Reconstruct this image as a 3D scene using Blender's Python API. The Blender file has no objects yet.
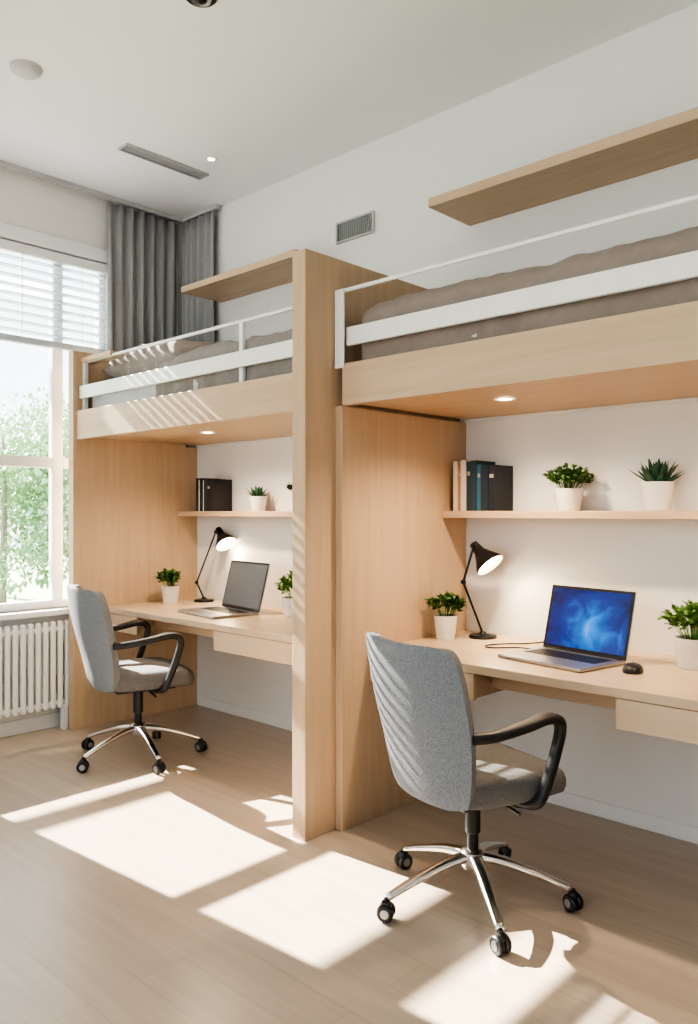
import bpy, bmesh, math, random
from mathutils import Vector, Matrix
random.seed(7)
S=bpy.context.scene
COL=S.collection
CAMH=1.38
WX=-4.88; WY=3.40; CZ=3.50; RX=2.6; FY=-2.6

# ---------------------------------------------------------------- materials
def newmat(name):
    m=bpy.data.materials.new(name); m.use_nodes=True
    nt=m.node_tree; b=nt.nodes['Principled BSDF']
    return m,nt,b
def plain(name,col,rough=0.5,metal=0.0,noise=0.04,nscale=30,bump=0.0,emit=None,es=0,trans=0,coat=0):
    m,nt,b=newmat(name)
    tc=nt.nodes.new('ShaderNodeTexCoord'); n=nt.nodes.new('ShaderNodeTexNoise')
    n.inputs['Scale'].default_value=nscale; n.inputs['Detail'].default_value=4
    nt.links.new(tc.outputs['Object'],n.inputs['Vector'])
    r=nt.nodes.new('ShaderNodeValToRGB')
    r.color_ramp.elements[0].position=0.3; r.color_ramp.elements[1].position=0.7
    r.color_ramp.elements[0].color=[max(0,c*(1-noise)) for c in col]+[1]
    r.color_ramp.elements[1].color=[min(1,c*(1+noise)) for c in col]+[1]
    nt.links.new(n.outputs['Fac'],r.inputs['Fac']); nt.links.new(r.outputs['Color'],b.inputs['Base Color'])
    b.inputs['Roughness'].default_value=rough; b.inputs['Metallic'].default_value=metal
    b.inputs['Coat Weight'].default_value=coat
    if bump>0:
        bp=nt.nodes.new('ShaderNodeBump'); bp.inputs['Strength'].default_value=bump; bp.inputs['Distance'].default_value=0.005
        nt.links.new(n.outputs['Fac'],bp.inputs['Height']); nt.links.new(bp.outputs['Normal'],b.inputs['Normal'])
    if emit: 
        b.inputs['Emission Color'].default_value=list(emit)+[1]; b.inputs['Emission Strength'].default_value=es
    return m
def wood(name,c1,c2,axis='x',rough=0.45,scale=1.0):
    m,nt,b=newmat(name)
    tc=nt.nodes.new('ShaderNodeTexCoord'); mp=nt.nodes.new('ShaderNodeMapping')
    s={'x':(0.8,14,14),'y':(14,0.8,14),'z':(14,14,0.8)}[axis]
    mp.inputs['Scale'].default_value=[k*scale for k in s]
    n=nt.nodes.new('ShaderNodeTexNoise'); n.inputs['Scale'].default_value=1.6; n.inputs['Detail'].default_value=7; n.inputs['Roughness'].default_value=0.6; n.inputs['Distortion'].default_value=0.6
    n2=nt.nodes.new('ShaderNodeTexNoise'); n2.inputs['Scale'].default_value=1.3
    nt.links.new(tc.outputs['Object'],mp.inputs['Vector']); nt.links.new(mp.outputs['Vector'],n.inputs['Vector']); nt.links.new(tc.outputs['Object'],n2.inputs['Vector'])
    r=nt.nodes.new('ShaderNodeValToRGB'); r.color_ramp.elements[0].position=0.3; r.color_ramp.elements[1].position=0.72
    r.color_ramp.elements[0].color=list(c2)+[1]; r.color_ramp.elements[1].color=list(c1)+[1]
    nt.links.new(n.outputs['Fac'],r.inputs['Fac'])
    mx=nt.nodes.new('ShaderNodeMix'); mx.data_type='RGBA'; mx.blend_type='MULTIPLY'; mx.inputs[0].default_value=0.25
    r2=nt.nodes.new('ShaderNodeValToRGB'); r2.color_ramp.elements[0].color=(0.8,0.76,0.7,1); r2.color_ramp.elements[1].color=(1,1,1,1)
    nt.links.new(n2.outputs['Fac'],r2.inputs['Fac'])
    nt.links.new(r.outputs['Color'],mx.inputs[6]); nt.links.new(r2.outputs['Color'],mx.inputs[7])
    nt.links.new(mx.outputs[2],b.inputs['Base Color'])
    b.inputs['Roughness'].default_value=rough
    bp=nt.nodes.new('ShaderNodeBump'); bp.inputs['Strength'].default_value=0.08; bp.inputs['Distance'].default_value=0.002
    nt.links.new(n.outputs['Fac'],bp.inputs['Height']); nt.links.new(bp.outputs['Normal'],b.inputs['Normal'])
    return m
W1=(0.62,0.46,0.32); W2=(0.52,0.375,0.25)
M_woodx=wood('oak_x',W1,W2,'x'); M_woody=wood('oak_y',W1,W2,'y'); M_woodz=wood('oak_z',W1,W2,'z')
M_desk=wood('desk_birch',(0.66,0.51,0.37),(0.57,0.435,0.305),'x',0.35)
M_wall=plain('wall_paint',(0.80,0.79,0.775),0.85,noise=0.01,nscale=60)
M_ceil=plain('ceiling_paint',(0.83,0.85,0.87),0.9,noise=0.01,nscale=60)
M_white=plain('white_lacquer',(0.83,0.83,0.82),0.4,noise=0.01)
M_frame=plain('window_frame_white',(0.85,0.86,0.87),0.4,noise=0.01)
M_black=plain('black_plastic',(0.018,0.018,0.02),0.42,noise=0.1)
M_dark=plain('dark_metal',(0.03,0.03,0.032),0.35,0.6)
M_chrome=plain('brushed_chrome',(0.72,0.71,0.70),0.18,1.0,noise=0.03)
M_silver=plain('silver_aluminium',(0.42,0.42,0.44),0.35,0.9)
M_ceramic=plain('white_ceramic',(0.82,0.80,0.77),0.35,noise=0.03,coat=0.2)
M_soil=plain('soil',(0.05,0.035,0.025),0.95,noise=0.5,nscale=90,bump=0.8)
M_curt=plain('curtain_grey',(0.34,0.34,0.345),0.9,noise=0.12,nscale=120)
M_blind=plain('blind_slat',(0.50,0.56,0.62),0.5,noise=0.02)
M_fabric=plain('heather_grey_fabric',(0.215,0.23,0.255),0.95,noise=0.3,nscale=240,bump=0.5)
M_seat=plain('grey_seat_fabric',(0.15,0.147,0.147),0.95,noise=0.3,nscale=240,bump=0.5)
M_bed=plain('taupe_linen',(0.31,0.255,0.23),0.95,noise=0.06,nscale=25,bump=0.1)
M_bed2=plain('grey_linen',(0.31,0.28,0.265),0.95,noise=0.06,nscale=25,bump=0.1)
M_sheet=plain('white_sheet',(0.62,0.62,0.64),0.95,noise=0.02)
M_pillow=plain('pillow_linen',(0.33,0.29,0.265),0.95,noise=0.05,nscale=20)
M_band=plain('book_title_band',(0.45,0.42,0.36),0.8)
M_duct_shade=plain('duct_shade_tone',(0.12,0.12,0.13),0.6)  # dark tone standing in for shade behind the vent slats
M_vent=plain('vent_grey',(0.45,0.46,0.47),0.5)
M_warm=plain('lamp_glow',(1,0.85,0.6),0.5,emit=(1,0.82,0.55),es=18)
M_detect=plain('detector_grey',(0.50,0.51,0.52),0.5)

def leafmat(name,a,b_):
    m,nt,b=newmat(name)
    oi=nt.nodes.new('ShaderNodeTexCoord'); n=nt.nodes.new('ShaderNodeTexNoise'); n.inputs['Scale'].default_value=25
    nt.links.new(oi.outputs['Object'],n.inputs['Vector'])
    r=nt.nodes.new('ShaderNodeValToRGB'); r.color_ramp.elements[0].position=0.35; r.color_ramp.elements[1].position=0.65
    r.color_ramp.elements[0].color=list(a)+[1]; r.color_ramp.elements[1].color=list(b_)+[1]
    nt.links.new(n.outputs['Fac'],r.inputs['Fac']); nt.links.new(r.outputs['Color'],b.inputs['Base Color'])
    b.inputs['Roughness'].default_value=0.5
    return m
M_leaf=leafmat('leaf_green',(0.03,0.085,0.02),(0.10,0.21,0.05))
M_leafl=leafmat('leaf_fresh',(0.07,0.17,0.03),(0.2,0.36,0.09))
M_succ=leafmat('succulent_green',(0.02,0.065,0.04),(0.05,0.14,0.08))
M_tree=leafmat('tree_leaf',(0.26,0.40,0.22),(0.45,0.60,0.36))
M_bark=plain('bark',(0.30,0.26,0.22),0.9,noise=0.3)
M_grass=plain('grass',(0.40,0.5,0.32),0.95,noise=0.2,nscale=3)

def floor_mat():
    m,nt,b=newmat('floor_planks')
    tc=nt.nodes.new('ShaderNodeTexCoord')
    br=nt.nodes.new('ShaderNodeTexBrick'); br.inputs['Scale'].default_value=1.0
    br.inputs['Brick Width'].default_value=1.5; br.inputs['Row Height'].default_value=0.16
    br.inputs['Mortar Size'].default_value=0.0010; br.inputs['Mortar Smooth'].default_value=0.3
    br.offset=0.37; br.offset_frequency=2
    br.inputs['Color1'].default_value=(0.525,0.435,0.352,1); br.inputs['Color2'].default_value=(0.475,0.392,0.315,1)
    br.inputs['Mortar'].default_value=(0.37,0.305,0.24,1)
    nt.links.new(tc.outputs['Object'],br.inputs['Vector'])
    mp=nt.nodes.new('ShaderNodeMapping'); mp.inputs['Scale'].default_value=(1.0,16,1)
    n=nt.nodes.new('ShaderNodeTexNoise'); n.inputs['Scale'].default_value=1.5; n.inputs['Detail'].default_value=8; n.inputs['Distortion'].default_value=0.8
    nt.links.new(tc.outputs['Object'],mp.inputs['Vector']); nt.links.new(mp.outputs['Vector'],n.inputs['Vector'])
    r=nt.nodes.new('ShaderNodeValToRGB'); r.color_ramp.elements[0].color=(0.90,0.89,0.88,1); r.color_ramp.elements[1].color=(1.05,1.045,1.04,1)
    r.color_ramp.elements[0].position=0.3; r.color_ramp.elements[1].position=0.7
    nt.links.new(n.outputs['Fac'],r.inputs['Fac'])
    mx=nt.nodes.new('ShaderNodeMix'); mx.data_type='RGBA'; mx.blend_type='MULTIPLY'; mx.inputs[0].default_value=1
    nt.links.new(br.outputs['Color'],mx.inputs[6]); nt.links.new(r.outputs['Color'],mx.inputs[7])
    nt.links.new(mx.outputs[2],b.inputs['Base Color'])
    b.inputs['Roughness'].default_value=0.30
    bp=nt.nodes.new('ShaderNodeBump'); bp.inputs['Strength'].default_value=0.12; bp.inputs['Distance'].default_value=0.002
    nt.links.new(br.outputs['Fac'],bp.inputs['Height']); bp.invert=True
    nt.links.new(bp.outputs['Normal'],b.inputs['Normal'])
    return m
M_floor=floor_mat()

def screen_mat():
    m,nt,b=newmat('screen_blue')
    tc=nt.nodes.new('ShaderNodeTexCoord'); n=nt.nodes.new('ShaderNodeTexNoise'); n.inputs['Scale'].default_value=9; n.inputs['Detail'].default_value=6; n.inputs['Distortion'].default_value=1.2
    nt.links.new(tc.outputs['Object'],n.inputs['Vector'])
    g=nt.nodes.new('ShaderNodeMapping'); g.inputs['Scale'].default_value=(5.0,0.0,5.5); g.inputs['Location'].default_value=(-0.1,0,-0.6)
    gr=nt.nodes.new('ShaderNodeTexGradient'); gr.gradient_type='SPHERICAL'
    nt.links.new(tc.outputs['Object'],g.inputs['Vector']); nt.links.new(g.outputs['Vector'],gr.inputs['Vector'])
    ad=nt.nodes.new('ShaderNodeMath'); ad.operation='MULTIPLY_ADD'; ad.inputs[1].default_value=0.6
    nt.links.new(n.outputs['Fac'],ad.inputs[0]); 
    m2=nt.nodes.new('ShaderNodeMath'); m2.operation='MULTIPLY'; m2.inputs[1].default_value=0.45
    nt.links.new(gr.outputs['Fac'],m2.inputs[0]); nt.links.new(m2.outputs[0],ad.inputs[2])
    r=nt.nodes.new('ShaderNodeValToRGB'); e=r.color_ramp.elements
    e[0].position=0.22; e[0].color=(0.002,0.010,0.08,1); e[1].position=0.95; e[1].color=(0.55,0.6,1,1)
    x=e.new(0.45); x.color=(0.002,0.04,0.28,1); x=e.new(0.68); x.color=(0.01,0.28,0.80,1)
    nt.links.new(ad.outputs[0],r.inputs['Fac'])
    nt.links.new(r.outputs['Color'],b.inputs['Emission Color']); b.inputs['Emission Strength'].default_value=1.1
    b.inputs['Base Color'].default_value=(0.01,0.01,0.02,1); b.inputs['Roughness'].default_value=0.25
    return m
M_screen=screen_mat()
M_screenoff=plain('screen_idle',(0.10,0.11,0.12),0.2,noise=0.05,nscale=5,emit=(0.3,0.32,0.34),es=0.15)
M_glass=bpy.data.materials.new('window_glass'); M_glass.use_nodes=True
_nt=M_glass.node_tree; _nt.nodes.clear()
_o=_nt.nodes.new('ShaderNodeOutputMaterial'); _mx=_nt.nodes.new('ShaderNodeMixShader'); _t=_nt.nodes.new('ShaderNodeBsdfTransparent'); _g=_nt.nodes.new('ShaderNodeBsdfGlossy'); _f=_nt.nodes.new('ShaderNodeFresnel')
_g.inputs['Roughness'].default_value=0.02; _f.inputs['IOR'].default_value=1.25; _t.inputs['Color'].default_value=(0.97,0.98,0.98,1)
_nt.links.new(_f.outputs[0],_mx.inputs[0]); _nt.links.new(_t.outputs[0],_mx.inputs[1]); _nt.links.new(_g.outputs[0],_mx.inputs[2]); _nt.links.new(_mx.outputs[0],_o.inputs[0])

# ---------------------------------------------------------------- helpers
def link(o,parent=None):
    COL.objects.link(o)
    if parent: o.parent=parent
    return o
def empty(name,loc=(0,0,0),rz=0,sc=1):
    e=bpy.data.objects.new(name,None); e.empty_display_size=0.1; e.location=loc; e.rotation_euler=(0,0,rz); e.scale=(sc,sc,sc); COL.objects.link(e); return e
def meshobj(name,verts,faces,mat,parent=None,smooth=False):
    me=bpy.data.meshes.new(name); me.from_pydata([tuple(v) for v in verts],[],faces); me.update()
    if mat:
        for mm in (mat if isinstance(mat,(list,tuple)) else [mat]): me.materials.append(mm)
    if smooth:
        for p in me.polygons: p.use_smooth=True
    return link(bpy.data.objects.new(name,me),parent)
def boxvf(x0,x1,y0,y1,z0,z1,base=0):
    v=[(x0,y0,z0),(x1,y0,z0),(x1,y1,z0),(x0,y1,z0),(x0,y0,z1),(x1,y0,z1),(x1,y1,z1),(x0,y1,z1)]
    f=[(0,3,2,1),(4,5,6,7),(0,1,5,4),(1,2,6,5),(2,3,7,6),(3,0,4,7)]
    return v,[tuple(i+base for i in q) for q in f]
def box(name,x0,x1,y0,y1,z0,z1,mat,parent=None,bev=0.003,seg=2,smooth=False):
    v,f=boxvf(x0,x1,y0,y1,z0,z1)
    o=meshobj(name,v,f,mat,parent,smooth)
    if bev>0:
        b=o.modifiers.new('b','BEVEL'); b.width=bev; b.segments=seg; b.limit_method='NONE' if seg>3 else 'ANGLE'
    if seg>3:
        for p in o.data.polygons: p.use_smooth=True
    return o
def boxes(name,lst,mat,parent=None,bev=0.0):
    V=[];F=[]
    for b in lst:
        v,f=boxvf(*b,base=len(V)); V+=v;F+=f
    o=meshobj(name,V,F,mat,parent)
    if bev: 
        m=o.modifiers.new('b','BEVEL'); m.width=bev; m.segments=1
    return o
def lathe(name,prof,mat,parent=None,seg=32,loc=(0,0,0),M=None,smooth=True):
    V=[];F=[]
    n=len(prof)
    for i in range(seg):
        a=2*math.pi*i/seg
        for r,z in prof: V.append(Vector((r*math.cos(a),r*math.sin(a),z)))
    for i in range(seg):
        j=(i+1)%seg
        for k in range(n-1):
            F.append((i*n+k,j*n+k,j*n+k+1,i*n+k+1))
    if M: V=[M@v for v in V]
    V=[v+Vector(loc) for v in V]
    o=meshobj(name,V,F,mat,parent,smooth)
    bm=bmesh.new(); bm.from_mesh(o.data); bmesh.ops.remove_doubles(bm,verts=bm.verts,dist=1e-5); bmesh.ops.recalc_face_normals(bm,faces=bm.faces); bm.to_mesh(o.data); bm.free()
    if smooth:
        e=o.modifiers.new('es','EDGE_SPLIT'); e.split_angle=math.radians(40)
    return o
def cyl(name,r,z0,z1,mat,parent=None,loc=(0,0,0),M=None,seg=24,bv=0.0):
    b=min(bv,r*0.4) if bv else 0
    if b: prof=[(0,z0),(r-b,z0),(r,z0+b),(r,z1-b),(r-b,z1),(0,z1)]
    else: prof=[(0,z0),(r,z0),(r,z1),(0,z1)]
    return lathe(name,prof,mat,parent,seg,loc,M)
def tube(name,pts,r,mat,parent=None,smooth=True,cyc=False):
    c=bpy.data.curves.new(name,'CURVE'); c.dimensions='3D'; c.bevel_depth=r; c.bevel_resolution=4; c.use_fill_caps=True
    if smooth:
        s=c.splines.new('NURBS'); s.points.add(len(pts)-1); s.order_u=3; s.use_endpoint_u=True; s.resolution_u=8
    else:
        s=c.splines.new('POLY'); s.points.add(len(pts)-1)
    for p,q in zip(s.points,pts): p.co=(*q,1)
    c.materials.append(mat)
    return link(bpy.data.objects.new(name,c),parent)
def cr(pts,n=6):
    out=[]
    P=[Vector(p) for p in pts]
    for i in range(len(P)-1):
        p0=P[max(i-1,0)];p1=P[i];p2=P[i+1];p3=P[min(i+2,len(P)-1)]
        for k in range(n):
            t=k/n
            out.append(0.5*((2*p1)+(-p0+p2)*t+(2*p0-5*p1+4*p2-p3)*t*t+(-p0+3*p1-3*p2+p3)*t**3))
    out.append(P[-1]); return out
def superprof(n,a,b,e=3.0):
    o=[]
    for i in range(n):
        t=2*math.pi*i/n; c=math.cos(t); s=math.sin(t)
        o.append((a*math.copysign(abs(c)**(2/e),c), b*math.copysign(abs(s)**(2/e),s)))
    return o
def sweep(name,pts,ws,hs,side,mat,parent=None,n=14):
    P=[Vector(p) for p in pts]; V=[];F=[]; side=Vector(side).normalized(); N=len(P)
    for i,p in enumerate(P):
        t=(P[min(i+1,N-1)]-P[max(i-1,0)]).normalized()
        s=(side-t*side.dot(t)).normalized(); u=t.cross(s)
        w=ws[i] if isinstance(ws,list) else ws; h=hs[i] if isinstance(hs,list) else hs
        for a,b in superprof(n,w/2,h/2): V.append(p+s*a+u*b)
    for i in range(N-1):
        for k in range(n):
            F.append((i*n+k,i*n+(k+1)%n,(i+1)*n+(k+1)%n,(i+1)*n+k))
    F.append(tuple(range(n-1,-1,-1))); F.append(tuple((N-1)*n+k for k in range(n)))
    o=meshobj(name,V,F,mat,parent,True)
    return o

# ---------------------------------------------------------------- room shell
box('floor',WX-0.15,RX+0.15,FY-0.15,WY+0.15,-0.12,0.0,M_floor,bev=0)
box('ceiling',WX-0.15,RX+0.15,FY-0.15,WY+0.15,CZ,CZ+0.12,M_ceil,bev=0)
box('wall_back',WX-0.15,RX+0.15,WY,WY+0.15,0,CZ,M_wall,bev=0)
box('wall_right',RX,RX+0.15,FY,WY,0,CZ,M_wall,bev=0)
wy0,wy1,wz0,wz1=1.38,2.80,0.76,3.06
v0,v1=-1.9,-0.5
boxes('wall_left',[(WX-0.15,WX,FY,WY,0,wz0),(WX-0.15,WX,FY,WY,wz1,CZ),(WX-0.15,WX,wy1,WY,wz0,wz1),(WX-0.15,WX,v1,wy0,wz0,wz1),(WX-0.15,WX,FY,v0,wz0,wz1)],M_wall)
fill_windows=[(-4.2,-2.2),(-1.6,0.4),(0.9,2.2)]  # unseen front openings, added so sky light fills the room
lst=[(WX-0.15,RX+0.15,FY-0.15,FY,0,0.5),(WX-0.15,RX+0.15,FY-0.15,FY,3.2,CZ)]
xs=[WX-0.15]+[k for p in fill_windows for k in p]+[RX+0.15]
for i in range(0,len(xs),2): lst.append((xs[i],xs[i+1],FY-0.15,FY,0.5,3.2))
boxes('wall_front',lst,M_wall)
def window_frame(name,axis,a0,a1,z0,z1,mull,trans,pos,t=0.06):
    e=empty(name)
    L=[]
    def add(u0,u1,za,zb,d0=-0.10,d1=-0.04):
        if axis=='y': L.append((pos+d0,pos+d1,u0,u1,za,zb))
        else: L.append((u0,u1,pos+d0,pos+d1,za,zb))
    add(a0,a1,z0,z0+t);add(a0,a1,z1-t,z1);add(a0,a0+t,z0+t,z1-t);add(a1-t,a1,z0+t,z1-t)
    for m in mull: add(m-0.035,m+0.035,z0+t,z1-t)
    for z in trans:
        us=[a0+t]+[k for m in mull for k in (m-0.035,m+0.035)]+[a1-t]
        for i in range(0,len(us),2): add(us[i],us[i+1],z-0.035,z+0.035)
    boxes('frame',L,M_frame,e,bev=0.004)
    if axis=='y': box('glass',pos-0.075,pos-0.07,a0+0.01,a1-0.01,z0+0.01,z1-0.01,M_glass,e,bev=0)
    else: box('glass',a0+0.01,a1-0.01,pos-0.075,pos-0.07,z0+0.01,z1-0.01,M_glass,e,bev=0)
    return e
w=window_frame('window_1','y',wy0,wy1,wz0,wz1,[2.46],[1.70],WX,0.05)
boxes('casing',[(WX,WX+0.02,wy0-0.07,wy1+0.05,wz1,wz1+0.09),(WX,WX+0.02,wy0-0.07,wy0,wz0,wz1),(WX,WX+0.02,wy1,wy1+0.05,wz0,wz1)],M_frame,w,bev=0.003)
box('sill',WX-0.04,WX+0.09,wy0-0.08,wy1+0.05,wz0-0.035,wz0,M_frame,w,bev=0.006)
window_frame('window_2','y',v0,v1,wz0,wz1,[],[1.70],WX)  # unseen side window, added for extra fill light
for i,(a,b) in enumerate(fill_windows):
    window_frame('window_%d'%(i+3),'x',a,b,0.5,3.2,[(a+b)/2],[],FY)  # out of view, added to bring in ambient sky light
boxes('baseboard_left',[(WX,WX+0.014,FY,3.38,0,0.09)],M_white,bev=0.003)
boxes('baseboard_back',[(-4.685,-2.50,WY-0.012,WY,0,0.07),(-2.36,-0.20,WY-0.012,WY,0,0.07)],M_white,bev=0.003)

# blind
e=empty('venetian_blind')
z=wz1-0.10
V=[];F=[]
ang=math.radians(-8)
while z>2.50:
    hw=0.024; dx=hw*math.cos(ang); dz=hw*math.sin(ang)
    b=len(V); xc=WX-0.012
    for (yy) in (wy0+0.02,wy1-0.02):
        V+=[(xc-dx,yy,z+dz),(xc,yy,z+0.004),(xc+dx,yy,z-dz)]
    F+=[(b,b+1,b+4,b+3),(b+1,b+2,b+5,b+4)]
    z-=0.056
o=meshobj('slats',V,F,M_blind,e); sm=o.modifiers.new('s','SOLIDIFY'); sm.thickness=0.004
box('headrail',WX-0.035,WX+0.015,wy0+0.01,wy1-0.01,wz1-0.07,wz1-0.01,M_frame,e)
box('bottom_rail',WX-0.035,WX+0.012,wy0+0.02,wy1-0.02,2.435,2.475,M_blind,e)
for i,yy in enumerate((1.85,2.2,2.6)): tube('cord_%d'%i,[(WX+0.012,yy,wz1-0.05),(WX+0.012,yy,2.46)],0.002,M_frame,e,False)

# curtain (runs along the window wall and turns the corner behind the bunk head)
e=empty('curtain')
def drape(name,length,n_fold,z0,z1,fn,nx):
    V=[];F=[];nz=14
    for j in range(nz+1):
        zz=z0+(z1-z0)*j/nz
        for i in range(nx+1):
            t=i/nx
            a=0.026*(0.75+0.25*math.sin(t*9+zz*1.2))
            d=a*math.sin(t*2*math.pi*n_fold+0.5*math.sin(zz*2+t*5))
            V.append(fn(t,d,zz))
    for j in range(nz):
        for i in range(nx):
            q=j*(nx+1)+i; F.append((q,q+1,q+nx+2,q+nx+1))
    o=meshobj(name,V,F,M_curt,e,True); m=o.modifiers.new('s','SOLIDIFY'); m.thickness=0.003
drape('drape',0.62,7,0.06,CZ-0.04,lambda t,d,z:(-4.822+d,2.76+0.57*t,z),170)
drape('return_drape',0.40,5,1.90,CZ-0.04,lambda t,d,z:(-4.81+0.38*t,3.352+d,z),120)
e=empty('curtain_rail'); box('track',-4.84,-4.80,0.9,3.38,CZ-0.03,CZ,M_detect,e); box('track_return',-4.80,-4.40,3.34,3.375,CZ-0.03,CZ,M_detect,e)

# radiator
e=empty('radiator'); L=[]
y=0.9
while y<2.60:
    L.append((-4.80,-4.765,y,y+0.032,0.14,0.69)); y+=0.048
boxes('columns',L,M_white,e,bev=0.008)
boxes('headers',[(-4.79,-4.775,0.9,2.62,0.16,0.19),(-4.79,-4.775,0.9,2.62,0.63,0.66)],M_white,e,bev=0.003)
boxes('brackets',[(WX,-4.78,1.1,1.13,0.3,0.33),(WX,-4.78,2.4,2.43,0.3,0.33),(WX,-4.78,1.1,1.13,0.58,0.61),(WX,-4.78,2.4,2.43,0.58,0.61)],M_white,e)
boxes('feet',[(-4.81,-4.76,1.0,1.03,0.0,0.16),(-4.81,-4.76,2.42,2.445,0.0,0.16)],M_white,e)

# ---------------------------------------------------------------- loft beds
FYB=2.47
ZB,ZT=1.84,2.02
box('divider_panel',-2.49,-2.41,2.29,WY-0.001,0,2.485,M_woodz,bev=0.003)
box('divider_panel',-0.20,-0.12,2.29,WY-0.001,0,2.485,M_woodz,bev=0.003)

def linen(name,x0,x1,y0,y1,z0,z1,mat,parent,amp=0.02,seed=0,drop=0.0):
    nx=max(8,int((x1-x0)/0.022)); ny=max(6,int((y1-y0)/0.026))
    from mathutils import noise
    bm=bmesh.new()
    bmesh.ops.create_grid(bm,x_segments=nx,y_segments=ny,size=0.5)
    for v in bm.verts:
        u,w=v.co.x*2,v.co.y*2
        x=(x0+x1)/2+v.co.x*(x1-x0); y=(y0+y1)/2+v.co.y*(y1-y0)
        ed=max(abs(u)**40,abs(w)**16)
        n=noise.noise(Vector((x*2.2+seed,y*5,seed)))*amp
        rd=abs(noise.noise(Vector((x*5+y*6,y*3-x*2,seed+3))))
        n+=(0.25-rd)*amp*0.9+noise.noise(Vector((x*14,y*16,seed)))*amp*0.2
        z=z1-(0.035)*ed+n
        v.co=(x,y,z)
    be=[e for e in bm.edges if e.is_boundary]
    prev=be
    for step in range(7):
        r=bmesh.ops.extrude_edge_only(bm,edges=prev)
        vs=[g for g in r['geom'] if isinstance(g,bmesh.types.BMVert)]
        prev=[g for g in r['geom'] if isinstance(g,bmesh.types.BMEdge) and g.is_boundary]
        for v in vs:
            nn=noise.noise(Vector((v.co.x*11+seed+v.co.z*8,v.co.z*5,v.co.y*9)))
            out=0.0
            if step<1: out=0.012
            dy=(1 if v.co.y>(y0+y1)/2 else -1) if (v.co.y-y0<0.03 or y1-v.co.y<0.03) else 0
            v.co.y+=dy*(out+amp*0.28*nn)*(-1 if step>4 else 1)
            if v.co.y<y0-0.022: v.co.y=y0-0.022
            v.co.z=max(z0,v.co.z-(z1-z0-0.03)/7)
    o=bpy.data.meshes.new(name); bm.normal_update(); bm.to_mesh(o); bm.free()
    o.materials.append(mat)
    for p in o.polygons: p.use_smooth=True
    return link(bpy.data.objects.new(name,o),parent)
def loft(xa,xb,left,bedm):
    e=empty('loft_bed')
    box('fascia',xa,xb,FYB,FYB+0.04,ZB,ZT,M_woodx,e)
    box('deck',xa+0.0,xb,FYB+0.04,WY-0.001,ZB+0.015,ZB+0.05,M_woodx,e)
    box('slot_trim',xa+0.03,xb-0.03,WY-0.03,WY-0.002,ZB+0.003,ZB+0.015,M_white,e)
    if left:
        boxes('end_panel',[(xa-0.06,xa,2.45,WY-0.001,0,ZB),(xa-0.06,xa,2.45,3.30,ZB,2.40)],M_woodz,e)
        box('head_ledge',xa,xa+0.36,2.50,2.60,2.33,2.36,M_woodx,e)
    else:
        box('side_panel',xa-0.04,xa,FYB,WY-0.001,0,ZB,M_woodz,e)
    px0=xa+0.02; px1=xb-0.02
    f=FYB+0.045
    pw=0.055 if not left else 0.03
    pf=f if left else FYB-0.012
    boxes('rail_posts',[(px0-pw,px0,pf if not left else f,(pf if not left else f)+(0.012 if not left else 0.03),ZT-0.05 if left else ZT-0.02,2.34),(px1-0.035,px1,f,f+0.03,ZT-0.05,2.34)]+([(px0+1.55,px0+1.58,f,f+0.025,ZT-0.05,2.34)] if left else []),M_white,e,bev=0.004)
    box('rail_top',px0-0.02,px1,f-(0.0 if left else 0.045),f+(0.02 if left else -0.03),2.327,2.343,M_white,e,bev=0.005)
    box('rail_board',px0-0.01,px1,f-0.03,f-0.008,2.098,2.178,M_white,e,bev=0.004)
    yb=WY-(0.10 if left else 0.03)
    linen('mattress',xa+0.05,xb-0.04,f+0.05,yb,ZB+0.05,2.20,M_sheet,e,0.005,1)
    linen('duvet',xa+(0.78 if left else 0.06),xb-0.045,f+0.036,yb-0.03,2.0,2.29 if not left else 2.27,bedm,e,0.04,5 if left else 11)
    for q in ([-1.80] if not left else [-3.85]):
        lathe('downlight_ring',[(0.030,0.0),(0.044,-0.004),(0.047,0.001)],M_white,e,24,(q,2.86,ZB+0.012))
        cyl('downlight_lens',0.030,-0.001,0.001,M_warm,e,(q,2.86,ZB+0.0125))
    return e
loft(-4.70,-2.49,True,M_bed2)
loft(-2.37,-0.20,False,M_bed)

def pillow(loc,rz,w=0.62,h=0.42,t=0.075,tilt=0.0):
    nx,ny=24,18; V=[];F=[]
    from mathutils import noise
    for s in (1,-1):
        for j in range(ny+1):
            for i in range(nx+1):
                u=-1+2*i/nx; v=-1+2*j/ny
                k=(1-abs(u)**3)*(1-abs(v)**3); k=max(k,0)**0.5
                x=u*w/2*(1-0.06*(1-abs(v))**1 *abs(u)**6); y=v*h/2*(1-0.06*(1-abs(u))*abs(v)**6)
                z=s*t*k*(1+0.25*noise.noise(Vector((x*6,y*6,s))))
                V.append((x,y,z))
    n=(nx+1)*(ny+1)
    for s in (0,1):
        for j in range(ny):
            for i in range(nx):
                q=s*n+j*(nx+1)+i
                f=(q,q+1,q+nx+2,q+nx+1); F.append(f if s==0 else f[::-1])
    o=meshobj('pillow',V,F,M_pillow,None,True)
    bm=bmesh.new(); bm.from_mesh(o.data); bmesh.ops.remove_doubles(bm,verts=bm.verts,dist=1e-4); bm.to_mesh(o.data); bm.free()
    o.location=loc; o.rotation_euler=(tilt,0.0,rz); return o
p=pillow((-4.30,2.89,2.325),math.radians(5),0.74,0.50,0.13,math.radians(10))

# shelves
box('wall_shelf',-4.698,-2.492,3.23,WY-0.001,1.35,1.385,M_woodx)
box('wall_shelf',-2.368,-0.202,3.19,WY-0.001,1.35,1.385,M_woodx)
box('overhead_shelf',-4.41,-3.30,3.06,WY-0.001,2.83,2.87,M_woodx)
box('overhead_shelf',-2.35,-0.2,3.05,WY-0.001,2.85,2.895,M_woodx)

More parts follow.
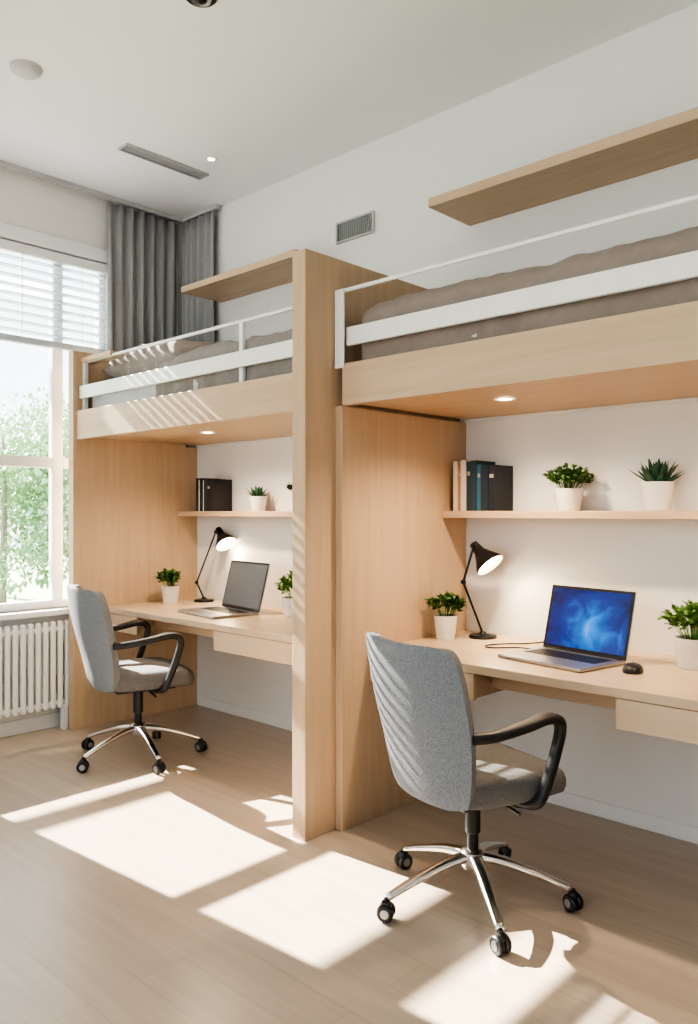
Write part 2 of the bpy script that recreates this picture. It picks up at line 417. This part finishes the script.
# desks
def desk(xa,xb,d1=0.56):
    e=empty('built_in_desk')
    yf=2.64
    box('top',xa+0.001,xb-0.001,yf,WY-0.001,0.735,0.77,M_desk,e)
    box('drawer_front_1',xa+0.004,xa+d1,yf+0.006,yf+0.028,0.625,0.732,M_desk,e)
    box('drawer_front_2',xb-1.02,xb-0.004,yf+0.006,yf+0.028,0.625,0.732,M_desk,e)
    box('drawer_body_1',xa+0.006,xa+d1-0.005,yf+0.03,WY-0.25,0.63,0.735,M_woodx,e)
    box('drawer_body_2',xb-1.015,xb-0.006,yf+0.03,WY-0.25,0.63,0.735,M_woodx,e)
    box('apron',xa+d1,xb-1.02,yf+0.13,yf+0.15,0.66,0.735,M_woodx,e)
    return e
desk(-4.70,-2.49,0.42); desk(-2.37,-0.20)

# ---------------------------------------------------------------- chair
def chair(loc,rz,base_rot=0.0,sc=1.0):
    e=empty('office_chair',loc,rz,sc)
    prof=[(-0.345,0.942,0.19),(-0.346,0.938,0.226),(-0.344,0.920,0.246),(-0.338,0.875,0.256),(-0.325,0.79,0.262),(-0.304,0.70,0.260),(-0.280,0.62,0.251),(-0.260,0.54,0.238),(-0.245,0.47,0.225),(-0.232,0.43,0.208),(-0.222,0.415,0.15)]
    nx=16; V=[];F=[]
    for (y,z,hw) in prof:
        for i in range(nx+1):
            t=-1+2*i/nx
            x=hw*t
            wrap=0.085*(abs(x)/0.25)**2.2
            V.append((x,y+wrap,z))
    for j in range(len(prof)-1):
        for i in range(nx):
            q=j*(nx+1)+i; F.append((q,q+1,q+nx+2,q+nx+1))
    o=meshobj('backrest',V,F,M_fabric,e,True)
    m=o.modifiers.new('s','SOLIDIFY'); m.thickness=0.046; m.offset=0
    m=o.modifiers.new('b','BEVEL'); m.width=0.014; m.segments=2; m.limit_method='ANGLE'; m.angle_limit=math.radians(50)
    m=o.modifiers.new('ss','SUBSURF'); m.levels=1; m.render_levels=2
    n=40; V=[];F=[]
    lv=[(0.405,0.5),(0.408,0.90),(0.42,0.975),(0.44,1.0),(0.465,1.0),(0.485,0.97),(0.497,0.90),(0.501,0.75),(0.50,0.45),(0.497,0.15)]
    for z,s in lv:
        for a,b in superprof(n,0.250*s,0.250*s,4.5):
            V.append((a*(1-0.10*(b<0)*abs(b)/0.235),b+0.02,z-0.018*max(0,(b-0.12)/0.115)**2))
    for j in range(len(lv)-1):
        for k in range(n): F.append((j*n+k,j*n+(k+1)%n,(j+1)*n+(k+1)%n,(j+1)*n+k))
    F.append(tuple(range(n-1,-1,-1))); F.append(tuple((len(lv)-1)*n+k for k in range(n)))
    meshobj('seat',V,F,M_seat,e,True)
    box('seat_plate',-0.16,0.16,-0.16,0.16,0.385,0.408,M_black,e,bev=0.008)
    for s,nm in ((1,'armrest_right'),(-1,'armrest_left')):
        pts=cr([(0.250*s,-0.20,0.655),(0.276*s,-0.13,0.662),(0.282*s,-0.01,0.678),(0.282*s,0.07,0.692),(0.282*s,0.125,0.684),(0.281*s,0.142,0.65),(0.280*s,0.125,0.585),(0.278*s,0.09,0.49),(0.265*s,0.06,0.418),(0.20*s,0.05,0.397),(0.13*s,0.04,0.394)],6)
        N=len(pts)
        ws=[0.036+0.018*math.exp(-((i/N-0.28)/0.16)**2) for i in range(N)]
        sweep(nm,pts,ws,0.034,(1,0,0.001),M_black,e)
    cyl('column_cover',0.027,0.24,0.385,M_black,e,bv=0.004)
    cyl('gas_lift',0.020,0.14,0.25,M_dark,e)
    lathe('tilt_housing',[(0,0.36),(0.05,0.363),(0.075,0.38),(0.075,0.388),(0,0.388)],M_black,e)
    lathe('hub',[(0,0.115),(0.034,0.115),(0.046,0.135),(0.042,0.175),(0.030,0.185),(0,0.185)],M_chrome,e)
    tube('tilt_lever',[(0.03,0.02,0.38),(0.15,0.03,0.375),(0.21,0.03,0.365)],0.005,M_black,e)
    for i in range(5):
        a=base_rot-rz+i*2*math.pi/5
        c,s_=math.cos(a),math.sin(a)
        pts=cr([(0.03*c,0.03*s_,0.158),(0.12*c,0.12*s_,0.145),(0.24*c,0.24*s_,0.109),(0.335*c,0.335*s_,0.074)],5)
        N=len(pts)
        sweep('leg_%d'%(i+1),pts,[0.048-0.020*k/N for k in range(N)],[0.034-0.016*k/N for k in range(N)],(-s_,c,0),M_chrome,e)
        cx,cy=0.34*c,0.34*s_
        cyl('caster_stem_%d'%(i+1),0.008,0.04,0.074,M_dark,e,(cx,cy,0))
        ca=a+0.7+i*1.1
        ax=Vector((math.cos(ca),math.sin(ca),0))
        q=Vector((0,0,1)).rotation_difference(ax).to_matrix()
        for sgn in (1,-1):
            cyl('caster_wheel_%d%s'%(i+1,'a' if sgn>0 else 'b'),0.029,-0.010,0.010,M_black,e,(cx+ax.x*0.014*sgn,cy+ax.y*0.014*sgn,0.0292),q,24,0.004)
            cyl('caster_cap_%d%s'%(i+1,'a' if sgn>0 else 'b'),0.015,-0.001,0.0015,M_silver,e,(cx+ax.x*0.0245*sgn,cy+ax.y*0.0245*sgn,0.0292),q,16)
        lathe('caster_hood_%d'%(i+1),[(0.0,0.066),(0.014,0.064),(0.02,0.052),(0.02,0.047),(0,0.047)],M_black,e,16,(cx,cy,0))
    return e
chair((-1.615,2.355,0),math.radians(-17),math.radians(31),1.01)
chair((-3.94,2.445,0),math.radians(-15),math.radians(58),1.03)

# ---------------------------------------------------------------- laptop
def laptop(loc,rz,scr,body,sc=1.2):
    e=empty('laptop',loc,rz)
    w,d=0.355*sc,0.245*sc
    box('base',-w/2,w/2,-d,0,0.002,0.016,body,e,bev=0.004)
    boxes('feet',[(-w/2+0.02,-w/2+0.04,-d+0.02,-d+0.03,0,0.002),(w/2-0.04,w/2-0.02,-d+0.02,-d+0.03,0,0.002),(-w/2+0.02,-w/2+0.04,-0.03,-0.02,0,0.002),(w/2-0.04,w/2-0.02,-0.03,-0.02,0,0.002)],M_black,e)
    L=[]
    for r in range(5):
        for c in range(14):
            x=(-0.15+c*0.0215)*sc; y=(-0.035-r*0.0205)*sc
            L.append((x,x+0.0185*sc,y-0.0175*sc,y,0.016,0.0175))
    boxes('keyboard',L,M_black,e)
    box('trackpad',-0.055*sc,0.055*sc,-d+0.015,-d+0.085*sc,0.0160,0.0166,M_silver,e,bev=0)
    lid=empty('lid'); lid.parent=e; lid.location=(0,0.002,0.014); lid.rotation_euler=(math.radians(-14),0,0)
    h=0.238*sc
    box('lid_shell',-w/2,w/2,0,0.007,0,h,body,lid,bev=0.003)
    box('bezel',-w/2+0.001,w/2-0.001,-0.001,0.0,0.001,h-0.001,M_black,lid,bev=0)
    box('display',-w/2+0.012,w/2-0.012,-0.0018,-0.0008,0.018,h-0.012,scr,lid,bev=0)
    cyl('hinge',0.006,-w/2+0.03,w/2-0.03,M_dark,e,(0,0.0,0.014),Matrix.Rotation(math.pi/2,3,'Y'),12)
    return e
laptop((-1.575,3.10,0.77),math.radians(-10),M_screen,M_silver,1.18)
laptop((-3.825,3.08,0.77),math.radians(-8),M_screenoff,M_silver,1.25)
def mouse(loc,rz):
    V=[];F=[];n=24
    lv=[(0,0.96),(0.006,1.0),(0.014,0.97),(0.022,0.85),(0.029,0.6),(0.032,0.3),(0.033,0.05)]
    for z,s in lv:
        for a,b in superprof(n,0.038*s,0.060*s,2.4): V.append((a,b-0.004*(1-s),z))
    for j in range(len(lv)-1):
        for k in range(n): F.append((j*n+k,j*n+(k+1)%n,(j+1)*n+(k+1)%n,(j+1)*n+k))
    F.append(tuple(range(n-1,-1,-1))); F.append(tuple((len(lv)-1)*n+k for k in range(n)))
    e=empty('computer_mouse',loc,rz)
    meshobj('shell',V,F,M_black,e,True)
    cyl('scroll_wheel',0.006,-0.003,0.003,M_silver,e,(0,0.028,0.028),Matrix.Rotation(math.pi/2,3,'Y'),12)
mouse((-1.29,2.95,0.77),math.radians(20))
tube('charging_cable',[(-1.80,3.10,0.775),(-1.88,3.12,0.774),(-1.93,3.05,0.774),(-1.99,3.0,0.774),(-2.03,3.06,0.774),(-1.98,3.16,0.774),(-1.9,3.22,0.774),(-1.86,3.385,0.774)],0.003,M_black)

# ---------------------------------------------------------------- lamps
Rv=Vector((0.7278,0.6858,0)); Dv=Vector((-0.6858,0.7278,0))
def desk_lamp(loc,joints,head,hdir,power,shade_out,cable,armr=0.0042,armm=None):
    e=empty('desk_lamp',loc)
    armm=armm or M_dark
    lathe('base',[(0,0),(0.066,0),(0.068,0.006),(0.064,0.014),(0.02,0.02),(0.012,0.03),(0,0.03)],M_dark,e,36)
    P=[Vector(j) for j in joints]
    for i in range(len(P)-1):
        off=Vector((0.006,-0.006,0))
        mm=M_dark if i==0 else armm
        tube('arm_%da'%i,[P[i]+off,P[i+1]+off],armr,mm,e,False); tube('arm_%db'%i,[P[i]-off,P[i+1]-off],armr,mm,e,False)
        cyl('joint_%d'%i,0.012,-0.012,0.012,M_dark,e,P[i+1],Vector((0,0,1)).rotation_difference(Vector((1,-1,0))).to_matrix(),16,0.002)
    h=Vector(head); d=Vector(hdir).normalized(); q=Vector((0,0,1)).rotation_difference(d).to_matrix()
    k=1.12
    lathe('shade',[(r*k,z*k) for r,z in [(0.0,-0.055),(0.018,-0.055),(0.022,-0.03),(0.024,-0.01),(0.04,0.02),(0.062,0.055),(0.066,0.07)]],shade_out,e,36,h,q)
    lathe('reflector',[(r*k,z*k) for r,z in [(0.0655,0.0702),(0.0635,0.0702),(0.060,0.055),(0.037,0.022),(0.02,-0.005),(0,-0.008)]],M_ceramic,e,36,h,q)
    lathe('bulb',[(r*k,z*k) for r,z in [(0,0.0),(0.014,0.005),(0.030,0.03),(0.034,0.050),(0.022,0.066),(0,0.072)]],M_warm,e,24,h,q)
    sweep('neck',[P[-1],(P[-1]+h-d*0.05)/2,h-d*0.05],0.014,0.014,(1,0.2,0),M_dark,e,10)
    if cable: tube('cord',cable,0.003,M_black,e)
    l=bpy.data.lights.new('lamp_light','SPOT'); l.energy=power; l.color=(1,0.78,0.50); l.shadow_soft_size=0.03; l.spot_size=math.radians(130); l.spot_blend=0.6
    lo=bpy.data.objects.new('lamp_light',l); link(lo,e); lo.location=h+d*0.084; lo.rotation_euler=(-d).to_track_quat('Z','Y').to_euler()
Z=Vector((0,0,1))
desk_lamp((-2.17,3.25,0.77),[(0,0,0.02),tuple(Rv*-0.095+Z*0.27),tuple(Rv*-0.045+Z*0.44)],tuple(Rv*-0.01+Z*0.41),tuple(Rv*0.50-Dv*0.45-Z*0.70),9,M_dark,None)
desk_lamp((-4.43,3.26,0.77),[(0,0,0.02),tuple(Rv*-0.05+Z*0.13),tuple(Rv*0.08+Z*0.475)],tuple(Rv*0.12+Z*0.45),tuple(Rv*0.45-Dv*0.45-Z*0.70),9,M_dark,None,0.0042,M_dark)

# ---------------------------------------------------------------- plants & books
def pot(e,r,h):
    lathe('pot',[(0,0),(r*0.74,0),(r*0.78,0.004),(r*0.97,h*0.94),(r,h),(r*0.9,h),(r*0.86,h*0.86),(0,h*0.86)],M_ceramic,e,32)
    cyl('soil',r*0.86,h*0.84,h*0.875,M_soil,e)
def leafquad(V,F,base,d,up,L,w,curl=0.2):
    d=d.normalized(); s=d.cross(up)
    if s.length<1e-3: s=Vector((1,0,0))
    s.normalize(); n=s.cross(d)
    b=len(V)
    V+= [base, base+d*L*0.3+s*w*0.42+n*curl*L*0.12, base+d*L*0.3-s*w*0.42+n*curl*L*0.12, base+d*L*0.3+n*0, base+d*L*0.68+s*w*0.46+n*curl*L*0.05, base+d*L*0.68-s*w*0.46+n*curl*L*0.05, base+d*L*0.68-n*curl*L*0.05, base+d*L-n*curl*L*0.3]
    F+= [(b,b+1,b+3),(b,b+3,b+2),(b+1,b+4,b+6,b+3),(b+3,b+6,b+5,b+2),(b+4,b+7,b+6),(b+6,b+7,b+5)]
def bushy(name,loc,r,h,fr,fh,nleaf,mat,leaf=0.03,seed=1):
    rnd=random.Random(seed)
    e=empty(name,loc,0); pot(e,r,h)
    V=[];F=[]
    ns=max(12,nleaf//9)
    SV=[];SF=[]
    for i in range(ns):
        a=rnd.random()*2*math.pi; k=rnd.random()**0.6
        tip=Vector((math.cos(a)*fr*k,math.sin(a)*fr*k,h+fh*(0.35+0.65*math.sqrt(max(0,1-k*k)))*(0.75+0.25*rnd.random())))
        root=Vector((math.cos(a)*r*0.5*k,math.sin(a)*r*0.5*k,h*0.86))
        mid=(root+tip)/2+Vector((0,0,fh*0.12))
        b=len(SV)
        for p in (root,mid,tip):
            SV+=[p+Vector((0.0012,0,0)),p+Vector((-0.0006,0.001,0)),p+Vector((-0.0006,-0.001,0))]
        for q in (0,3):
            for t in range(3): SF.append((b+q+t,b+q+(t+1)%3,b+q+3+(t+1)%3,b+q+3+t))
        for j in range(nleaf//ns):
            t=0.45+0.55*rnd.random() if j else 1.0
            p=(root*(1-t)+tip*t)+Vector((0,0,fh*0.12*4*t*(1-t)*0.5))
            d=Vector((rnd.gauss(0,1),rnd.gauss(0,1),rnd.gauss(0.3,0.6)))+(p-Vector((0,0,h))).normalized()*0.9
            leafquad(V,F,p,d,Vector((rnd.gauss(0,0.3),rnd.gauss(0,0.3),1)),leaf*(0.7+0.6*rnd.random()),leaf*0.62,0.5)
    for v in V:
        if loc[1]+v.y>WY-0.006: v.y=WY-0.006-loc[1]
        if v.z<0.01: v.z=0.01
    meshobj('foliage',V,F,mat,e,False); meshobj('stems',SV,SF,mat,e,False)
    return e
def spiky(name,loc,r,h,n,L,seed=1):
    rnd=random.Random(seed)
    e=empty(name,loc,0); pot(e,r,h)
    V=[];F=[]
    for i in range(n):
        a=i*2.39996; k=(i+0.5)/n
        tilt=0.15+1.05*k
        d=Vector((math.cos(a)*math.sin(tilt),math.sin(a)*math.sin(tilt),math.cos(tilt)))
        s=Vector((-math.sin(a),math.cos(a),0)); nn=s.cross(d)
        base=Vector((math.cos(a)*r*0.25*k,math.sin(a)*r*0.25*k,h*0.87))
        LL=L*(0.8+0.35*rnd.random()); w=L*0.14
        rings=[(0,0.8),(0.35,1.0),(0.7,0.7),(1.0,0.05)]
        b=len(V)
        for t,ww in rings:
            c=base+d*LL*t+Vector((0,0,1))*(0.12*L*t*t*k)
            V+=[c+s*w*ww, c-nn*w*0.35*ww, c-s*w*ww, c+nn*w*0.12*ww]
        for q in range(3):
            for t in range(4): F.append((b+q*4+t,b+q*4+(t+1)%4,b+q*4+4+(t+1)%4,b+q*4+4+t))
        F.append((b+12,b+13,b+14,b+15))
    for v in V:
        if loc[1]+v.y>WY-0.006: v.y=WY-0.006-loc[1]
    meshobj('leaves',V,F,M_succ,e,True)
    return e
ZD=0.77; ZS=1.3855
bushy('potted_plant',(-2.275,3.09,ZD),0.057,0.115,0.09,0.095,340,M_leaf,0.030,1)
bushy('potted_plant',(-1.15,3.18,ZD),0.07,0.12,0.115,0.13,480,M_leafl,0.032,2)
bushy('potted_plant',(-1.735,3.285,ZS),0.066,0.10,0.105,0.10,460,M_leaf,0.027,3)
spiky('potted_succulent',(-1.33,3.285,ZS),0.066,0.12,38,0.11,4)
bushy('potted_plant',(-4.52,3.05,ZD),0.062,0.115,0.085,0.10,330,M_leaf,0.032,5)
bushy('potted_plant',(-3.42,3.16,ZD),0.075,0.11,0.10,0.14,440,M_leafl,0.030,6)
spiky('potted_succulent',(-3.91,3.30,ZS),0.060,0.095,30,0.085,7)
bushy('potted_plant',(-3.53,3.30,ZS),0.055,0.12,0.07,0.05,160,M_leaf,0.024,8)

def books(loc,specs):
    e=empty('book_row',loc)
    x=0
    for i,(t,hh,d,col,tilt) in enumerate(specs):
        m=plain('book_cover_%d_%d'%(i,int(abs(loc[0])*10)),col,0.6,noise=0.05)
        be=empty('book_%d'%(i+1)); be.parent=e; be.location=(x,0,0); be.rotation_euler=(0,tilt,0)
        boxes('cover',[(0,0.003,-d,0,0,hh),(t-0.003,t,-d,0,0,hh),(0.003,t-0.003,-d,-d+0.004,0,hh)],m,be)
        box('pages',0.003,t-0.003,-d+0.004,-0.004,0.004,hh-0.004,M_sheet,be,bev=0)
        if i%2: box('title_band',0.006,t-0.006,-d-0.0006,-d,hh*0.72,hh*0.8,M_band,be,bev=0)
        x+=t+0.0012
    return e
books((-2.325,3.392,ZS),[(0.024,0.245,0.17,(0.66,0.55,0.42),0),(0.018,0.235,0.165,(0.42,0.24,0.12),0),(0.03,0.25,0.17,(0.62,0.56,0.48),0),(0.026,0.24,0.165,(0.035,0.05,0.06),0),(0.032,0.245,0.17,(0.03,0.055,0.075),0),(0.024,0.225,0.165,(0.04,0.14,0.20),0),(0.04,0.215,0.17,(0.025,0.035,0.05),0),(0.034,0.22,0.165,(0.02,0.025,0.035),0)])
books((-4.49,3.392,ZS),[(0.022,0.225,0.155,(0.03,0.035,0.04),0),(0.018,0.215,0.15,(0.75,0.73,0.70),0),(0.028,0.225,0.155,(0.025,0.03,0.035),0),(0.016,0.21,0.15,(0.7,0.69,0.66),0),(0.035,0.22,0.155,(0.03,0.04,0.045),0),(0.035,0.21,0.155,(0.02,0.025,0.03),0),(0.035,0.215,0.155,(0.03,0.03,0.035),0)])

# ---------------------------------------------------------------- ceiling / wall fixtures
e=empty('smoke_detector'); lathe('body',[(0,-0.03),(0.05,-0.03),(0.068,-0.018),(0.075,0),(0,0)],M_detect,e,36,(-3.72,1.70,CZ))
e=empty('dome_camera'); cxx,cyy=-2.665,1.945
lathe('housing',[(0,-0.02),(0.062,-0.02),(0.07,-0.012),(0.072,0),(0,0)],M_black,e,36,(cxx,cyy,CZ))
lathe('lens_ring',[(0.026,-0.03),(0.04,-0.032),(0.046,-0.02)],M_chrome,e,32,(cxx,cyy,CZ))
lathe('lens',[(0,-0.04),(0.016,-0.037),(0.028,-0.024),(0.028,-0.02)],M_dark,e,32,(cxx,cyy,CZ))
e=empty('ceiling_vent')
boxes('frame',[(-4.15,-4.14,2.44,3.02,CZ-0.012,CZ),(-4.06,-4.05,2.44,3.02,CZ-0.012,CZ),(-4.14,-4.06,2.44,2.45,CZ-0.012,CZ),(-4.14,-4.06,3.01,3.02,CZ-0.012,CZ)],M_vent,e)
boxes('slots',[(-4.14+0.016*i,-4.134+0.016*i,2.45,3.01,CZ-0.010,CZ) for i in range(1,5)],M_vent,e)
box('duct_shadow',-4.14,-4.06,2.45,3.01,CZ-0.003,CZ,M_duct_shade,e,bev=0)
e=empty('ceiling_downlight'); lathe('ring',[(0.020,-0.003),(0.034,-0.006),(0.038,0)],M_white,e,24,(-3.87,2.90,CZ)); cyl('lens',0.020,-0.002,0,M_warm,e,(-3.87,2.90,CZ))
e=empty('wall_vent')
gx0,gx1,gz0,gz1=-3.30,-3.0,2.975,3.10; y1=WY; y0=WY-0.014
boxes('frame',[(gx0,gx1,y0,y1,gz0,gz0+0.012),(gx0,gx1,y0,y1,gz1-0.012,gz1),(gx0,gx0+0.012,y0,y1,gz0+0.012,gz1-0.012),(gx1-0.012,gx1,y0,y1,gz0+0.012,gz1-0.012)],M_vent,e)
boxes('fins',[(gx0+0.012+0.0155*i,gx0+0.017+0.0155*i,y0+0.002,y1-0.002,gz0+0.012,gz1-0.012) for i in range(1,18)],M_vent,e)
box('duct_shade',gx0+0.012,gx1-0.012,WY-0.003,WY-0.0005,gz0+0.012,gz1-0.012,M_duct_shade,e,bev=0)  # thin dark sheet painted as the shade behind the fins

# ---------------------------------------------------------------- outside
box('garden_ground',-40,WX-0.3,-30,30,-0.6,-0.5,M_grass,bev=0)
def tree(loc,hh,cr_,n,seed):
    rnd=random.Random(seed)
    e=empty('garden_tree',loc)
    sweep('trunk',[(0,0,0),(0.05,0.02,hh*0.3),(0,0.06,hh*0.6),(0.03,0,hh*0.85)],[0.16,0.12,0.08,0.04],[0.16,0.12,0.08,0.04],(1,0,0),M_bark,e)
    V=[];F=[]
    cl=[(Vector((rnd.gauss(0,cr_*0.5),rnd.gauss(0,cr_*0.5),hh*0.65+rnd.gauss(0,hh*0.17))),cr_*(0.25+0.25*rnd.random())) for _ in range(26)]
    for c,rr in cl:
        c.z=min(c.z,hh-rr)
    for i in range(n):
        c,rr=rnd.choice(cl)
        d=Vector((rnd.gauss(0,1),rnd.gauss(0,1),rnd.gauss(0,1))).normalized()
        leafquad(V,F,c+d*rr*rnd.random()**0.4,d+Vector((rnd.gauss(0,0.6),rnd.gauss(0,0.6),rnd.gauss(-0.2,0.6))),Z,0.13,0.07,0.4)
    meshobj('crown',V,F,M_tree,e)
tree((-15.5,6.6,-0.5),4.0,1.5,5000,1)
tree((-16.5,9.0,-0.5),4.6,1.7,5000,2)
tree((-18,7.5,-0.5),4.2,1.8,5000,4)
tree((-14.0,7.4,-0.5),2.4,1.1,4000,6)
tree((-19,11,-0.5),4.2,2.2,5000,9)
e=empty('sun_band_blocker')  # unseen bars added outside to cast dark bands across the sunlit floor
boxes('blocker_beams',[(-6.67,-6.53,-0.2,5.2,3.21,3.34),(-8.44,-8.36,-0.2,5.2,3.20,3.28)],M_frame,e)
boxes('blocker_posts',[(-6.67,-6.53,-0.32,-0.2,-0.5,3.34),(-6.67,-6.53,5.2,5.32,-0.5,3.34),(-8.46,-8.34,-0.32,-0.2,-0.5,3.28),(-8.46,-8.34,5.2,5.32,-0.5,3.28)],M_frame,e)

# ---------------------------------------------------------------- lights
def spot(name,loc,power,size,col=(1,0.77,0.52),blend=0.8,rad=0.03):
    l=bpy.data.lights.new(name,'SPOT'); l.energy=power; l.color=col; l.spot_size=math.radians(size); l.spot_blend=blend; l.shadow_soft_size=rad
    o=bpy.data.objects.new(name,l); COL.objects.link(o); o.location=loc; return o
spot('bunk_spot',(-1.80,2.86,1.84),52,150)
spot('bunk_spot',(-3.85,2.86,1.84),52,150)
spot('bunk_spot',(-0.9,2.86,1.84),30,150)
spot('ceiling_spot',(-3.87,2.90,CZ-0.02),8,90)
sun=bpy.data.lights.new('sun','SUN'); sun.energy=42; sun.angle=math.radians(0.5); sun.color=(1,0.92,0.80)
so=bpy.data.objects.new('sun',sun); COL.objects.link(so); so.location=(-9,2,6)
so.rotation_euler=(-Vector((1,0.08,-0.65))).to_track_quat('Z','Y').to_euler()
wd=bpy.data.worlds.new('sky'); S.world=wd; wd.use_nodes=True
nt=wd.node_tree; bg=nt.nodes['Background']
tc=nt.nodes.new('ShaderNodeTexCoord'); sp=nt.nodes.new('ShaderNodeSeparateXYZ'); rp=nt.nodes.new('ShaderNodeValToRGB')
rp.color_ramp.elements[0].position=0.0; rp.color_ramp.elements[0].color=(0.92,0.965,1,1)
rp.color_ramp.elements[1].position=1.0; rp.color_ramp.elements[1].color=(0.58,0.78,1,1)
nt.links.new(tc.outputs['Generated'],sp.inputs[0]); nt.links.new(sp.outputs['Z'],rp.inputs['Fac']); nt.links.new(rp.outputs['Color'],bg.inputs['Color'])
bg.inputs['Strength'].default_value=3.4

# ---------------------------------------------------------------- camera
cd=bpy.data.cameras.new('camera'); cam=bpy.data.objects.new('camera',cd); COL.objects.link(cam)
cam.location=(0,0,CAMH); cam.rotation_euler=(math.radians(90),0,math.radians(43.3))
cd.sensor_width=36; cd.lens=27.9; cd.clip_start=0.05; cd.clip_end=200
S.camera=cam
S.view_settings.view_transform='AgX'
S.view_settings.look='AgX - High Contrast'
S.view_settings.exposure=0.0
